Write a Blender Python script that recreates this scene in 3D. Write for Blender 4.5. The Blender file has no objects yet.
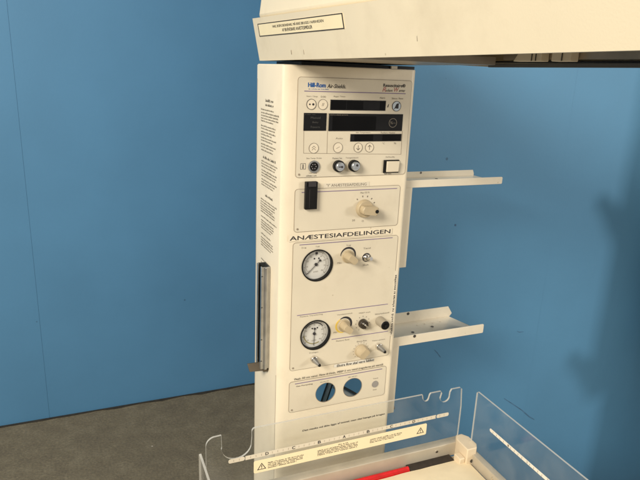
import bpy, bmesh, math, random
from mathutils import Matrix, Vector, noise
from mathutils.geometry import tessellate_polygon
random.seed(7)
SC = bpy.context.scene
COL = SC.collection

# ------------------------------------------------------------------ camera
CAM = Vector((-0.38298608, -1.11785911, 0.0))
RIGHT = Vector((0.924120586848031, -0.38012385555688893, 0.03882003864264099))
DOWN = Vector((-0.07126913724428952, -0.2712877014163093, -0.9598560793872746))
FWD = Vector((0.37539559272866446, 0.8842560927111675, -0.2777936490690056))
cd = bpy.data.cameras.new('camera')
cam = bpy.data.objects.new('camera', cd)
COL.objects.link(cam)
m = Matrix.Identity(4)
for i in range(3):
    m[i][0], m[i][1], m[i][2], m[i][3] = RIGHT[i], -DOWN[i], -FWD[i], CAM[i]
cam.matrix_world = m
cd.sensor_width = 36.0
cd.lens = 582.166 / 640 * 36.0
cd.clip_start = 0.01
cd.clip_end = 60
SC.camera = cam

# ------------------------------------------------------------------ light
W = bpy.data.worlds.new('World')
SC.world = W
W.use_nodes = True
W.node_tree.nodes['Background'].inputs['Color'].default_value = (1.0, 0.95, 0.88, 1)
W.node_tree.nodes['Background'].inputs['Strength'].default_value = 0.45
def area(name, loc, target, sx, sy, power, color):
    l = bpy.data.lights.new(name, 'AREA')
    l.shape = 'RECTANGLE'; l.size = sx; l.size_y = sy; l.energy = power; l.color = color
    o = bpy.data.objects.new(name, l)
    COL.objects.link(o)
    o.location = loc
    o.rotation_euler = (Vector(target) - Vector(loc)).to_track_quat('-Z', 'Y').to_euler()
    return o
area('ceiling_lamp', (-2.95, -2.15, 1.6), (0.3, 0.2, -0.5), 1.5, 1.2, 218, (1.0, 0.91, 0.77))
area('ceiling_lamp', (0.4, -2.2, 2.6), (0.4, -0.4, -0.9), 1.4, 0.9, 16, (1.0, 0.93, 0.82))
area('added_right_lamp', (3.2, -2.8, 0.35), (1.0, 0.3, -0.7), 0.6, 0.6, 47, (1.0, 0.95, 0.86))  # added unseen lamp that throws the shadow caster's shape onto the partition
SC.view_settings.view_transform = 'Standard'
SC.view_settings.look = 'None'
SC.view_settings.exposure = 0.0
SC.view_settings.gamma = 1.0

# ------------------------------------------------------------------ materials
def nodes(name):
    mt = bpy.data.materials.new(name)
    mt.use_nodes = True
    nt = mt.node_tree
    return mt, nt, nt.nodes['Principled BSDF']
def mat(name, col, rough=0.5, metal=0.0, var=0.06, scale=25.0, bump=0.0, bscale=300.0, spec=0.5, coat=0.0, grime=0.0):
    """plain surface with a slight uneven tone and fine grain"""
    mt, nt, b = nodes(name)
    b.inputs['Roughness'].default_value = rough
    b.inputs['Metallic'].default_value = metal
    b.inputs['Specular IOR Level'].default_value = spec
    b.inputs['Coat Weight'].default_value = coat
    tc = nt.nodes.new('ShaderNodeTexCoord')
    n = nt.nodes.new('ShaderNodeTexNoise')
    n.inputs['Scale'].default_value = scale
    n.inputs['Detail'].default_value = 5
    nt.links.new(tc.outputs['Object'], n.inputs['Vector'])
    r = nt.nodes.new('ShaderNodeValToRGB')
    r.color_ramp.elements[0].position = 0.3
    r.color_ramp.elements[1].position = 0.7
    r.color_ramp.elements[0].color = tuple(c * (1 - var) for c in col) + (1,)
    r.color_ramp.elements[1].color = tuple(min(1, c * (1 + var)) for c in col) + (1,)
    nt.links.new(n.outputs['Fac'], r.inputs['Fac'])
    colour = r.outputs['Color']
    if grime:
        # handling marks: broad smudges and a few small dark specks
        g = nt.nodes.new('ShaderNodeTexNoise'); g.inputs['Scale'].default_value = 6.5; g.inputs['Detail'].default_value = 9; g.inputs['Roughness'].default_value = 0.65
        nt.links.new(tc.outputs['Object'], g.inputs['Vector'])
        gm = nt.nodes.new('ShaderNodeMapRange'); gm.inputs['From Min'].default_value = 0.52; gm.inputs['From Max'].default_value = 0.78; gm.inputs['To Max'].default_value = grime
        nt.links.new(g.outputs['Fac'], gm.inputs['Value'])
        vo = nt.nodes.new('ShaderNodeTexVoronoi'); vo.inputs['Scale'].default_value = 17
        nt.links.new(tc.outputs['Object'], vo.inputs['Vector'])
        vm = nt.nodes.new('ShaderNodeMapRange'); vm.inputs['From Min'].default_value = 0.018; vm.inputs['From Max'].default_value = 0.034; vm.inputs['To Min'].default_value = 0.5; vm.inputs['To Max'].default_value = 0.0
        nt.links.new(vo.outputs['Distance'], vm.inputs['Value'])
        ad = nt.nodes.new('ShaderNodeMath'); ad.operation = 'MAXIMUM'
        nt.links.new(gm.outputs['Result'], ad.inputs[0]); nt.links.new(vm.outputs['Result'], ad.inputs[1])
        mg = nt.nodes.new('ShaderNodeMix'); mg.data_type = 'RGBA'
        nt.links.new(ad.outputs[0], mg.inputs['Factor']); nt.links.new(colour, mg.inputs['A'])
        mg.inputs['B'].default_value = (0.30, 0.23, 0.13, 1)
        colour = mg.outputs['Result']
    nt.links.new(colour, b.inputs['Base Color'])
    rr = nt.nodes.new('ShaderNodeMapRange')
    rr.inputs['To Min'].default_value = max(0, rough - 0.08)
    rr.inputs['To Max'].default_value = min(1, rough + 0.08)
    nt.links.new(n.outputs['Fac'], rr.inputs['Value'])
    nt.links.new(rr.outputs['Result'], b.inputs['Roughness'])
    if bump:
        n2 = nt.nodes.new('ShaderNodeTexNoise')
        n2.inputs['Scale'].default_value = bscale
        n2.inputs['Detail'].default_value = 3
        nt.links.new(tc.outputs['Object'], n2.inputs['Vector'])
        bp = nt.nodes.new('ShaderNodeBump')
        bp.inputs['Strength'].default_value = bump
        bp.inputs['Distance'].default_value = 0.002
        nt.links.new(n2.outputs['Fac'], bp.inputs['Height'])
        nt.links.new(bp.outputs['Normal'], b.inputs['Normal'])
    return mt
def wall_mat(name, col):
    """blue wall paint: roller mottling, dark specks and scuffs"""
    mt = mat(name, col, 0.55, var=0.055, scale=2.2, bump=0.12, bscale=90, spec=0.35)
    nt = mt.node_tree
    b = nt.nodes['Principled BSDF']
    src = b.inputs['Base Color'].links[0].from_socket
    tc = nt.nodes.new('ShaderNodeTexCoord')
    v = nt.nodes.new('ShaderNodeTexVoronoi')
    v.inputs['Scale'].default_value = 3.1
    nt.links.new(tc.outputs['Object'], v.inputs['Vector'])
    lt = nt.nodes.new('ShaderNodeMath'); lt.operation = 'LESS_THAN'
    lt.inputs[1].default_value = 0.014
    nt.links.new(v.outputs['Distance'], lt.inputs[0])
    n = nt.nodes.new('ShaderNodeTexNoise'); n.inputs['Scale'].default_value = 14
    nt.links.new(tc.outputs['Object'], n.inputs['Vector'])
    gt = nt.nodes.new('ShaderNodeMath'); gt.operation = 'MULTIPLY'
    nt.links.new(lt.outputs[0], gt.inputs[0]); nt.links.new(n.outputs['Fac'], gt.inputs[1])
    mx = nt.nodes.new('ShaderNodeMix'); mx.data_type = 'RGBA'
    nt.links.new(gt.outputs[0], mx.inputs['Factor'])
    nt.links.new(src, mx.inputs['A'])
    mx.inputs['B'].default_value = (0.03, 0.075, 0.13, 1)
    nt.links.new(mx.outputs['Result'], b.inputs['Base Color'])
    return mt
def floor_mat():
    mt, nt, b = nodes('brown_concrete')
    tc = nt.nodes.new('ShaderNodeTexCoord')
    n1 = nt.nodes.new('ShaderNodeTexNoise'); n1.inputs['Scale'].default_value = 13.0; n1.inputs['Detail'].default_value = 8; n1.inputs['Roughness'].default_value = 0.62
    n2 = nt.nodes.new('ShaderNodeTexNoise'); n2.inputs['Scale'].default_value = 95; n2.inputs['Detail'].default_value = 6
    for n in (n1, n2): nt.links.new(tc.outputs['Object'], n.inputs['Vector'])
    r = nt.nodes.new('ShaderNodeValToRGB')
    e = r.color_ramp.elements
    e[0].position = 0.28; e[0].color = (0.158, 0.127, 0.080, 1)
    e[1].position = 0.75; e[1].color = (0.235, 0.195, 0.125, 1)
    k = e.new(0.5); k.color = (0.188, 0.153, 0.095, 1)
    nt.links.new(n1.outputs['Fac'], r.inputs['Fac'])
    mx = nt.nodes.new('ShaderNodeMix'); mx.data_type = 'RGBA'; mx.blend_type = 'OVERLAY'
    mx.inputs['Factor'].default_value = 0.6
    nt.links.new(r.outputs['Color'], mx.inputs['A']); nt.links.new(n2.outputs['Color'], mx.inputs['B'])
    bw = nt.nodes.new('ShaderNodeRGBToBW'); nt.links.new(n2.outputs['Color'], bw.inputs[0])
    nt.links.new(bw.outputs[0], mx.inputs['B'])
    v = nt.nodes.new('ShaderNodeTexVoronoi'); v.inputs['Scale'].default_value = 5.0
    nt.links.new(tc.outputs['Object'], v.inputs['Vector'])
    lt = nt.nodes.new('ShaderNodeMath'); lt.operation = 'LESS_THAN'; lt.inputs[1].default_value = 0.028
    nt.links.new(v.outputs['Distance'], lt.inputs[0])
    m2 = nt.nodes.new('ShaderNodeMix'); m2.data_type = 'RGBA'
    nt.links.new(lt.outputs[0], m2.inputs['Factor']); nt.links.new(mx.outputs['Result'], m2.inputs['A'])
    m2.inputs['B'].default_value = (0.42, 0.36, 0.28, 1)
    nt.links.new(m2.outputs['Result'], b.inputs['Base Color'])
    b.inputs['Roughness'].default_value = 0.6
    bp = nt.nodes.new('ShaderNodeBump'); bp.inputs['Strength'].default_value = 0.25; bp.inputs['Distance'].default_value = 0.01
    nt.links.new(n2.outputs['Fac'], bp.inputs['Height']); nt.links.new(bp.outputs['Normal'], b.inputs['Normal'])
    return mt
def acrylic_mat(name, tint, gloss=1.0):
    """clear sheet: see-through, with Fresnel reflections"""
    mt = bpy.data.materials.new(name); mt.use_nodes = True
    nt = mt.node_tree; nt.nodes.clear()
    out = nt.nodes.new('ShaderNodeOutputMaterial')
    tr = nt.nodes.new('ShaderNodeBsdfTransparent'); tr.inputs['Color'].default_value = tint
    gl = nt.nodes.new('ShaderNodeBsdfGlossy'); gl.inputs['Roughness'].default_value = 0.06
    fr = nt.nodes.new('ShaderNodeFresnel'); geo = nt.nodes.new('ShaderNodeNewGeometry')
    ior = nt.nodes.new('ShaderNodeMapRange'); ior.inputs['To Min'].default_value = 1.30; ior.inputs['To Max'].default_value = 1 / 1.30
    nt.links.new(geo.outputs['Backfacing'], ior.inputs['Value']); nt.links.new(ior.outputs['Result'], fr.inputs['IOR'])
    tc = nt.nodes.new('ShaderNodeTexCoord')
    n = nt.nodes.new('ShaderNodeTexNoise'); n.inputs['Scale'].default_value = 35
    nt.links.new(tc.outputs['Object'], n.inputs['Vector'])
    mr = nt.nodes.new('ShaderNodeMapRange'); mr.inputs['To Min'].default_value = 0.02; mr.inputs['To Max'].default_value = 0.14
    nt.links.new(n.outputs['Fac'], mr.inputs['Value']); nt.links.new(mr.outputs['Result'], gl.inputs['Roughness'])
    mx = nt.nodes.new('ShaderNodeMixShader')
    nt.links.new(fr.outputs['Fac'], mx.inputs['Fac'])
    nt.links.new(tr.outputs[0], mx.inputs[1]); nt.links.new(gl.outputs[0], mx.inputs[2])
    df = nt.nodes.new('ShaderNodeBsdfDiffuse'); df.inputs['Color'].default_value = (0.8, 0.8, 0.78, 1)
    n3 = nt.nodes.new('ShaderNodeTexNoise'); n3.inputs['Scale'].default_value = 6; n3.inputs['Detail'].default_value = 6; n3.inputs['Distortion'].default_value = 1.2
    nt.links.new(tc.outputs['Object'], n3.inputs['Vector'])
    m3 = nt.nodes.new('ShaderNodeMapRange'); m3.inputs['From Min'].default_value = 0.45; m3.inputs['From Max'].default_value = 0.8; m3.inputs['To Min'].default_value = 0.004; m3.inputs['To Max'].default_value = 0.055
    nt.links.new(n3.outputs['Fac'], m3.inputs['Value'])
    m4 = nt.nodes.new('ShaderNodeMixShader'); nt.links.new(m3.outputs['Result'], m4.inputs['Fac'])
    nt.links.new(mx.outputs[0], m4.inputs[1]); nt.links.new(df.outputs[0], m4.inputs[2])
    nt.links.new(m4.outputs[0], out.inputs['Surface'])
    return mt
def edge_mat():
    mt = bpy.data.materials.new('acrylic_edge'); mt.use_nodes = True
    nt = mt.node_tree
    b = nt.nodes['Principled BSDF']
    b.inputs['Base Color'].default_value = (0.62, 0.60, 0.54, 1); b.inputs['Roughness'].default_value = 0.25
    out = nt.nodes['Material Output']
    tr = nt.nodes.new('ShaderNodeBsdfTransparent')
    mx = nt.nodes.new('ShaderNodeMixShader'); mx.inputs['Fac'].default_value = 0.74
    nt.links.new(tr.outputs[0], mx.inputs[1]); nt.links.new(b.outputs[0], mx.inputs[2])
    nt.links.new(mx.outputs[0], out.inputs['Surface'])
    return mt

CREAM = mat('cream_paint', (0.80, 0.715, 0.555), 0.38, var=0.025, scale=9, bump=0.05, bscale=500, grime=0.22)
HOODM = mat('hood_cream', (0.755, 0.665, 0.49), 0.42, var=0.02, scale=7, bump=0.06, bscale=450, grime=0.22)
PLATE = mat('plate_cream', (0.68, 0.615, 0.485), 0.45, var=0.025, scale=14, grime=0.22)
WHITEP = mat('white_paint', (0.72, 0.655, 0.53), 0.35, var=0.03, scale=18, bump=0.04, bscale=400, grime=0.22)
KNOBM = mat('knob_cream', (0.47, 0.385, 0.25), 0.42, var=0.06, scale=60)
BLACK = mat('black_plastic', (0.006, 0.006, 0.006), 0.45, var=0.2, spec=0.25)
WINDOW = mat('display_window', (0.009, 0.009, 0.010), 0.22, var=0.1, spec=0.22)
WINDOWD = mat('display_dark', (0.002, 0.0018, 0.002), 0.2, var=0.1, spec=0.18)
INK = mat('black_ink', (0.025, 0.022, 0.025), 0.7, var=0.1)
GREYINK = mat('grey_ink', (0.20, 0.175, 0.14), 0.7, var=0.1)
FAINT = mat('faint_ink', (0.36, 0.31, 0.24), 0.7, var=0.1)
BLUEINK = mat('blue_ink', (0.02, 0.10, 0.32), 0.6, var=0.1)
REDINK = mat('red_ink', (0.42, 0.10, 0.10), 0.6, var=0.1)
PURPLE = mat('purple_ink', (0.20, 0.15, 0.26), 0.6, var=0.15, scale=60)
OUTL = mat('outline_ink', (0.28, 0.23, 0.17), 0.7, var=0.15)
DIAL = mat('dial_white', (0.62, 0.61, 0.57), 0.35, var=0.03)
OLIVE = mat('olive_ink', (0.30, 0.26, 0.12), 0.6, var=0.1)
YELLOWM = mat('yellow_print', (0.70, 0.50, 0.10), 0.5, var=0.1)
METAL = mat('brushed_metal', (0.46, 0.46, 0.45), 0.34, metal=0.9, var=0.12, scale=40)
DARKMET = mat('dark_metal', (0.10, 0.095, 0.09), 0.45, metal=0.7, var=0.2)
RAILM = mat('rail_metal', (0.50, 0.45, 0.36), 0.5, metal=0.25, var=0.08, scale=20)
CHROME = mat('chrome', (0.75, 0.73, 0.70), 0.14, metal=1.0, var=0.05)
LABELY = mat('label_yellow', (0.86, 0.75, 0.50), 0.45, var=0.02)
STICK = mat('sticker_yellow', (0.86, 0.75, 0.50), 0.5, var=0.02)
RULER = mat('ruler_white', (0.74, 0.71, 0.63), 0.5, var=0.05)
MATT = mat('mattress_cream', (0.84, 0.72, 0.50), 0.6, var=0.03, scale=10, bump=0.12, bscale=35, grime=0.22)
RED = mat('red_plastic', (0.62, 0.012, 0.015), 0.35, var=0.15, scale=40)
POSTM = mat('post_cream', (0.72, 0.60, 0.43), 0.4, var=0.04)
BTN = mat('button_cream', (0.74, 0.66, 0.52), 0.5, var=0.03)
BTNB = mat('button_blue_grey', (0.50, 0.58, 0.66), 0.4, var=0.05)
JACK = mat('jack_silver', (0.55, 0.58, 0.62), 0.25, metal=0.75, var=0.15, scale=120)
GREYP = mat('grey_plastic', (0.25, 0.24, 0.24), 0.5, var=0.3, scale=300)
LINER = mat('hood_liner', (0.42, 0.37, 0.30), 0.38, metal=0.6, var=0.2, scale=18)
TUBEG = mat('tube_grey', (0.55, 0.60, 0.64), 0.3, var=0.1)
TUBED = mat('tube_dark', (0.06, 0.07, 0.08), 0.4, var=0.1)
WALLB = wall_mat('blue_wall_paint', (0.090, 0.250, 0.440))
WALLP = wall_mat('blue_partition_paint', (0.093, 0.255, 0.435))
FLOORM = floor_mat()
CLEAR = acrylic_mat('clear_acrylic', (0.965, 0.972, 0.975, 1))
EDGE = edge_mat()

# ------------------------------------------------------------------ helpers
FLOOR_Z = -1.72
def obj(name, bm, mats, parent=None, smooth=False, bevel=0.0, seg=2, label=None):
    me = bpy.data.meshes.new(name)
    bmesh.ops.remove_doubles(bm, verts=bm.verts, dist=1e-6)
    bmesh.ops.recalc_face_normals(bm, faces=bm.faces)
    bm.to_mesh(me); bm.free()
    for q in (mats if isinstance(mats, (list, tuple)) else [mats]):
        me.materials.append(q)
    o = bpy.data.objects.new(name, me)
    COL.objects.link(o)
    if parent is not None:
        o.parent = parent
        o.matrix_parent_inverse = root_inverse(parent)
    if smooth:
        for pl in me.polygons: pl.use_smooth = True
        try:
            me.set_sharp_from_angle(angle=math.radians(35))
        except Exception:
            pass
    if bevel:
        md = o.modifiers.new('bevel', 'BEVEL')
        md.width = bevel; md.segments = seg; md.limit_method = 'ANGLE'; md.angle_limit = math.radians(35)
        md.harden_normals = False
        for pl in me.polygons: pl.use_smooth = True
        try:
            me.set_sharp_from_angle(angle=math.radians(60))
        except Exception:
            pass
    if label: o['label'] = label
    return o
def root_inverse(parent):
    if parent.type == 'EMPTY':
        return Matrix.Translation(parent.location).inverted()
    return Matrix.Identity(4)
def tag(o, label=None, cat=None, group=None, kind=None):
    if label: o['label'] = label
    if cat: o['category'] = cat
    if group: o['group'] = group
    if kind: o['kind'] = kind
    return o
def empty(name, loc):
    o = bpy.data.objects.new(name, None)
    o.empty_display_size = 0.05
    COL.objects.link(o); o.location = loc
    return o
def box(bm, x0, x1, y0, y1, z0, z1, mi=0):
    vs = [bm.verts.new((x, y, z)) for x in (x0, x1) for y in (y0, y1) for z in (z0, z1)]
    for idx in ((0, 1, 3, 2), (4, 6, 7, 5), (0, 4, 5, 1), (2, 3, 7, 6), (0, 2, 6, 4), (1, 5, 7, 3)):
        f = bm.faces.new([vs[i] for i in idx]); f.material_index = mi
def hexa(bm, p, mi=0):
    """eight corners: bottom four then top four"""
    vs = [bm.verts.new(q) for q in p]
    for idx in ((0, 3, 2, 1), (4, 5, 6, 7), (0, 1, 5, 4), (1, 2, 6, 5), (2, 3, 7, 6), (3, 0, 4, 7)):
        f = bm.faces.new([vs[i] for i in idx]); f.material_index = mi
def prism(bm, pts, to, d0, d1, mi=0, side_mi=None, holes=()):
    """flat outline (with holes) given thickness; to(u, v, d) maps to the world"""
    loops = [list(pts)] + [list(h) for h in holes]
    flat = [q for l in loops for q in l]
    tris = tessellate_polygon([[Vector((u, v, 0)) for u, v in l] for l in loops])
    va = [bm.verts.new(to(u, v, d0)) for u, v in flat]
    vb = [bm.verts.new(to(u, v, d1)) for u, v in flat]
    for t in tris:
        try:
            f = bm.faces.new([va[i] for i in t]); f.material_index = mi
            f = bm.faces.new([vb[i] for i in reversed(t)]); f.material_index = mi
        except ValueError:
            pass
    s = 0
    for l in loops:
        n = len(l)
        for i in range(n):
            a, b = s + i, s + (i + 1) % n
            try:
                f = bm.faces.new((va[a], va[b], vb[b], vb[a])); f.material_index = mi if side_mi is None else side_mi
            except ValueError:
                pass
        s += n
def front(u, v, d):          # on planes facing the camera side (-y); d grows towards the viewer
    return (u, -d, v)
def leftface(u, v, d):       # on the left side (x = 0); u is y
    return (-d, u, v)
def rrect(x0, x1, z0, z1, r, n=5):
    pts = []
    for cx, cz, a0 in ((x1 - r, z1 - r, 0), (x0 + r, z1 - r, 90), (x0 + r, z0 + r, 180), (x1 - r, z0 + r, 270)):
        for i in range(n + 1):
            a = math.radians(a0 + 90 * i / n)
            pts.append((cx + r * math.cos(a), cz + r * math.sin(a)))
    return pts
def circ(cx, cz, r, n=32, a0=0, a1=360):
    full = abs(a1 - a0) >= 360
    k = n if full else n + 1
    return [(cx + r * math.cos(math.radians(a0 + (a1 - a0) * i / n)), cz + r * math.sin(math.radians(a0 + (a1 - a0) * i / n))) for i in range(k)]
def arcband(cx, cz, r0, r1, a0, a1, n=24, r1b=None):
    """band between two radii; the outer one may grow to r1b at mid-arc"""
    out = []
    for i in range(n + 1):
        t = i / n
        a = math.radians(a0 + (a1 - a0) * t)
        rr = r1 if r1b is None else r1 + (r1b - r1) * math.sin(math.pi * t)
        out.append((cx + rr * math.cos(a), cz + rr * math.sin(a)))
    inn = [(cx + r0 * math.cos(math.radians(a0 + (a1 - a0) * i / n)), cz + r0 * math.sin(math.radians(a0 + (a1 - a0) * i / n))) for i in range(n, -1, -1)]
    return out + inn
def ring(bm, cx, cz, r0, r1, d0, d1, mi=0, n=40):
    prism(bm, circ(cx, cz, r1, n), front, d0, d1, mi, holes=[circ(cx, cz, r0, n)[::-1]])
def seg2(bm, x0, z0, x1, z1, w, d0, d1, mi=0, to=front):
    dx, dz = x1 - x0, z1 - z0
    L = math.hypot(dx, dz); nx, nz = -dz / L * w / 2, dx / L * w / 2
    prism(bm, [(x0 + nx, z0 + nz), (x0 - nx, z0 - nz), (x1 - nx, z1 - nz), (x1 + nx, z1 + nz)], to, d0, d1, mi)
def frame(bm, x0, x1, z0, z1, r, w, d0, d1, mi=0, to=front):
    prism(bm, rrect(x0, x1, z0, z1, r), to, d0, d1, mi, holes=[rrect(x0 + w, x1 - w, z0 + w, z1 - w, max(r - w, 1e-4))[::-1]])
def tube(bm, p0, p1, r0, r1=None, n=24, mi=0):
    """capped cylinder or cone between two points"""
    r1 = r0 if r1 is None else r1
    p0, p1 = Vector(p0), Vector(p1)
    ax = (p1 - p0).normalized()
    u = ax.orthogonal().normalized(); w = ax.cross(u)
    a, b = [], []
    for i in range(n):
        t = 2 * math.pi * i / n
        d = u * math.cos(t) + w * math.sin(t)
        a.append(bm.verts.new(p0 + d * r0)); b.append(bm.verts.new(p1 + d * r1))
    for i in range(n):
        f = bm.faces.new((a[i], a[(i + 1) % n], b[(i + 1) % n], b[i])); f.material_index = mi
    f = bm.faces.new(a[::-1]); f.material_index = mi
    f = bm.faces.new(b); f.material_index = mi
def text_polys(body, shear=0.0):
    cu = bpy.data.curves.new('lettering', 'FONT')
    cu.body = body; cu.size = 1.0; cu.shear = shear
    cu.resolution_u = 3
    o = bpy.data.objects.new('lettering', cu)
    COL.objects.link(o)
    bpy.context.view_layer.update()
    me = bpy.data.meshes.new_from_object(o.evaluated_get(bpy.context.evaluated_depsgraph_get()))
    vs = [(v.co.x, v.co.y) for v in me.vertices]
    fs = [tuple(p.vertices) for p in me.polygons]
    bpy.data.objects.remove(o); bpy.data.curves.remove(cu); bpy.data.meshes.remove(me)
    return vs, fs
def put_text(bm, body, u0, v0, width, height, to, d, mi=0, shear=0.0, bold=0.0, vertical=False, slope=0.0):
    """fits the text's box to width x height with its lower left corner at (u0, v0)"""
    vs, fs = text_polys(body, shear)
    xs = [p[0] for p in vs]; ys = [p[1] for p in vs]
    sx = width / (max(xs) - min(xs)); sy = height / (max(ys) - min(ys))
    for off in ((0, 0),) if not bold else ((-bold, 0), (bold, 0), (0, bold * 0.7), (0, -bold * 0.7)):
        nv = []
        for x, y in vs:
            a = (x - min(xs)) * sx + off[0]; b = (y - min(ys)) * sy + off[1]
            if vertical: a, b = -b, a
            nv.append(bm.verts.new(to(u0 + a, v0 + b + slope * a, d + (off[0] + off[1] * 1.3) * 0.02)))
        for f in fs:
            try:
                q = bm.faces.new([nv[i] for i in f]); q.material_index = mi
            except ValueError:
                pass
def fine_print(bm, u0, v0, width, h, to, d, lines=1, gap=1.9, du=1, mi=0, seed=0, ragged=0.25, vertical=False, density=0.85):
    """lines of illegibly small type: runs of letter-like strokes broken into words"""
    rnd = random.Random(seed)
    for ln in range(lines):
        u = 0.0
        lim = width * (1 - ragged * rnd.random() * (1.0 if ln < lines - 1 else 2.0))
        while u < lim:
            for k in range(rnd.randint(2, 9)):
                lw = h * rnd.choice((0.45, 0.6, 0.7, 0.3))
                if u + lw > lim: break
                hh = h * rnd.choice((0.68, 0.68, 1.0, 0.75))
                sty = rnd.random()
                def q(a0, a1, b0, b1):
                    pts = [(a0, b0), (a1, b0), (a1, b1), (a0, b1)]
                    vv = []
                    for a, b in pts:
                        a, b = (a, b - ln * h * gap)
                        if vertical: a, b = -b, a
                        else: a = a * du
                        vv.append(bm.verts.new(to(u0 + a, v0 + b, d)))
                    bm.faces.new(vv).material_index = mi
                st = h * 0.2
                if sty < 0.35:
                    q(u, u + st, 0, hh); q(u + lw - st, u + lw, 0, hh * 0.7); q(u + st, u + lw - st, hh * 0.4, hh * 0.4 + st)
                elif sty < 0.7:
                    q(u, u + st, 0, hh); q(u + st, u + lw, 0, st); q(u + st, u + lw, hh * 0.68 - st, hh * 0.68)
                else:
                    q(u + lw * 0.3, u + lw * 0.3 + st, 0, hh)
                    q(u, u + lw, 0, st * 0.9) if sty > 0.85 else q(u + lw * 0.3 + st, u + lw, hh * 0.5, hh * 0.5 + st)
                u += lw + h * 0.18
            u += h * 0.45 / density

# ------------------------------------------------------------------ setting
bm = bmesh.new()
box(bm, -6, 6, -6, 1.7365, FLOOR_Z - 0.05, FLOOR_Z)
tag(obj('floor', bm, FLOORM), kind='structure')
# blue back wall of two boards with a narrow joint
bm = bmesh.new()
SEAM = -0.604
box(bm, -6, SEAM - 0.00005, 1.7402, 1.80, FLOOR_Z - 0.06, 2.6)
box(bm, SEAM + 0.00005, 1.2, 1.7415, 1.80, FLOOR_Z - 0.06, 2.6)
box(bm, SEAM - 0.02, SEAM + 0.02, 1.7425, 1.802, FLOOR_Z - 0.059, 2.59)
tag(obj('wall', bm, WALLB), kind='structure')
bm = bmesh.new()
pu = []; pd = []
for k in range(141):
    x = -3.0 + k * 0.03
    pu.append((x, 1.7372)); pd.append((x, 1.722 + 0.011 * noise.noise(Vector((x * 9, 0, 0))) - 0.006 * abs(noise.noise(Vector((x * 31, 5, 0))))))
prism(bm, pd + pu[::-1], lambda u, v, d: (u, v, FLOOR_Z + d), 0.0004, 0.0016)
tag(obj('floor_shade_line', bm, mat('joint_shade', (0.035, 0.030, 0.022), 0.9, var=0.4, scale=30)), kind='structure')  # dark strip paints the shade line where wall meets floor
# nearer blue partition behind the right half of the warmer
PY = 0.36
bm = bmesh.new()
box(bm, 0.22, 1.1135, PY, PY + 0.06, FLOOR_Z + 0.003, 2.4)
box(bm, 1.1145, 4.0, PY + 0.0012, PY + 0.06, FLOOR_Z + 0.003, 2.4)
part_ = tag(obj('wall_partition', bm, WALLP), kind='structure')
SCUFF = mat('scuff_blue', (0.065, 0.15, 0.27), 0.7, var=0.3, scale=60)
def scuff(pts, w):
    bm = bmesh.new(); up = []; dn = []
    for k, (x, z) in enumerate(pts):
        t = 0.6 * w * (0.35 + 0.65 * math.sin(math.pi * (k + 0.4) / (len(pts) - 0.2)))
        up.append((x, z + t)); dn.append((x, z - t))
    prism(bm, up + dn[::-1], lambda u, v, d: (u, PY - d, v), 0.0002, 0.0007)
    obj('scuff', bm, SCUFF, part_)
scuff([(1.005, -1.128), (1.05, -1.160), (1.10, -1.197), (1.14, -1.232), (1.168, -1.251)], 0.0035)
scuff([(0.677, -0.880), (0.690, -0.893), (0.704, -0.911)], 0.003)
scuff([(0.704, -0.449), (0.707, -0.449), (0.710, -0.450)], 0.006)
scuff([(1.02, -0.86), (1.03, -0.865), (1.05, -0.866)], 0.002)

# ------------------------------------------------------------------ the warmer
ROOT = empty('infant_warmer', (0.15, 0.09, FLOOR_Z))
tag(ROOT, 'cream hospital infant warmer with overhead hood, control column and clear sided bed', 'infant warmer')

# column: hollow shell, rounded front corners, open back
CZ0, CZ1 = -1.60, 0.0095
G1, G2 = (0.0868, -0.4085), (0.0890, -0.5755)
bm = bmesh.new()
prof = [(0.0, 0.178), (0.0, 0.008)]
for i in range(1, 9):
    a = math.pi / 2 * i / 8
    prof.append((0.022 - 0.022 * math.cos(a), 0.008 - 0.008 * math.sin(a)))
rp = []
for i in range(0, 8):
    a = math.pi / 2 * i / 8
    rp.append((0.290 + 0.010 * math.sin(a), 0.008 - 0.008 * math.cos(a)))
rp += [(0.300, 0.008), (0.300, 0.178)]
def strip(bm, pts, inner, z0, z1):
    lo = [bm.verts.new((x, y, z0)) for x, y in pts]; hi = [bm.verts.new((x, y, z1)) for x, y in pts]
    li = [bm.verts.new((x, y, z0)) for x, y in inner]; hii = [bm.verts.new((x, y, z1)) for x, y in inner]
    n = len(pts)
    for i in range(n - 1):
        bm.faces.new((lo[i], lo[i + 1], hi[i + 1], hi[i]))
        bm.faces.new((li[i + 1], li[i], hii[i], hii[i + 1]))
        bm.faces.new((lo[i], li[i], li[i + 1], lo[i + 1])); bm.faces.new((hi[i + 1], hii[i + 1], hii[i], hi[i]))
    for i in (0, n - 1):
        bm.faces.new((lo[i], hi[i], hii[i], li[i]))
def inset(pts, cx, cy, t):
    return [(min(max(x, 0.003), 0.297) if True else x, max(y, 0.0035) if y < 0.1 else y) for x, y in pts]
strip(bm, prof, inset(prof, 0, 0, 0), CZ0, CZ1)
strip(bm, rp, inset(rp, 0, 0, 0), -0.60, CZ1)
rq = rp[:-1] + [(0.300, 0.115)]
strip(bm, rq, inset(rq, 0, 0, 0), CZ0, -0.60)
prism(bm, [(0.022, CZ0), (0.290, CZ0), (0.290, CZ1), (0.022, CZ1)], front, -0.0033, 0.0, holes=[[(0.09, -0.758), (0.09, -0.699), (0.222, -0.699), (0.222, -0.758)], circ(*G1, 0.0362, 48)[::-1], circ(*G2, 0.0362, 48)[::-1]])
box(bm, 0.002, 0.298, 0.004, 0.178, CZ1, CZ1 + 0.0015)                     # top plate
box(bm, 0.0035, 0.2965, 0.172, 0.1775, -0.60, CZ1 - 0.004)                 # back plate, upper
box(bm, 0.0035, 0.2965, 0.172, 0.1775, CZ0, -1.05)                         # back plate, lower
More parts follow.
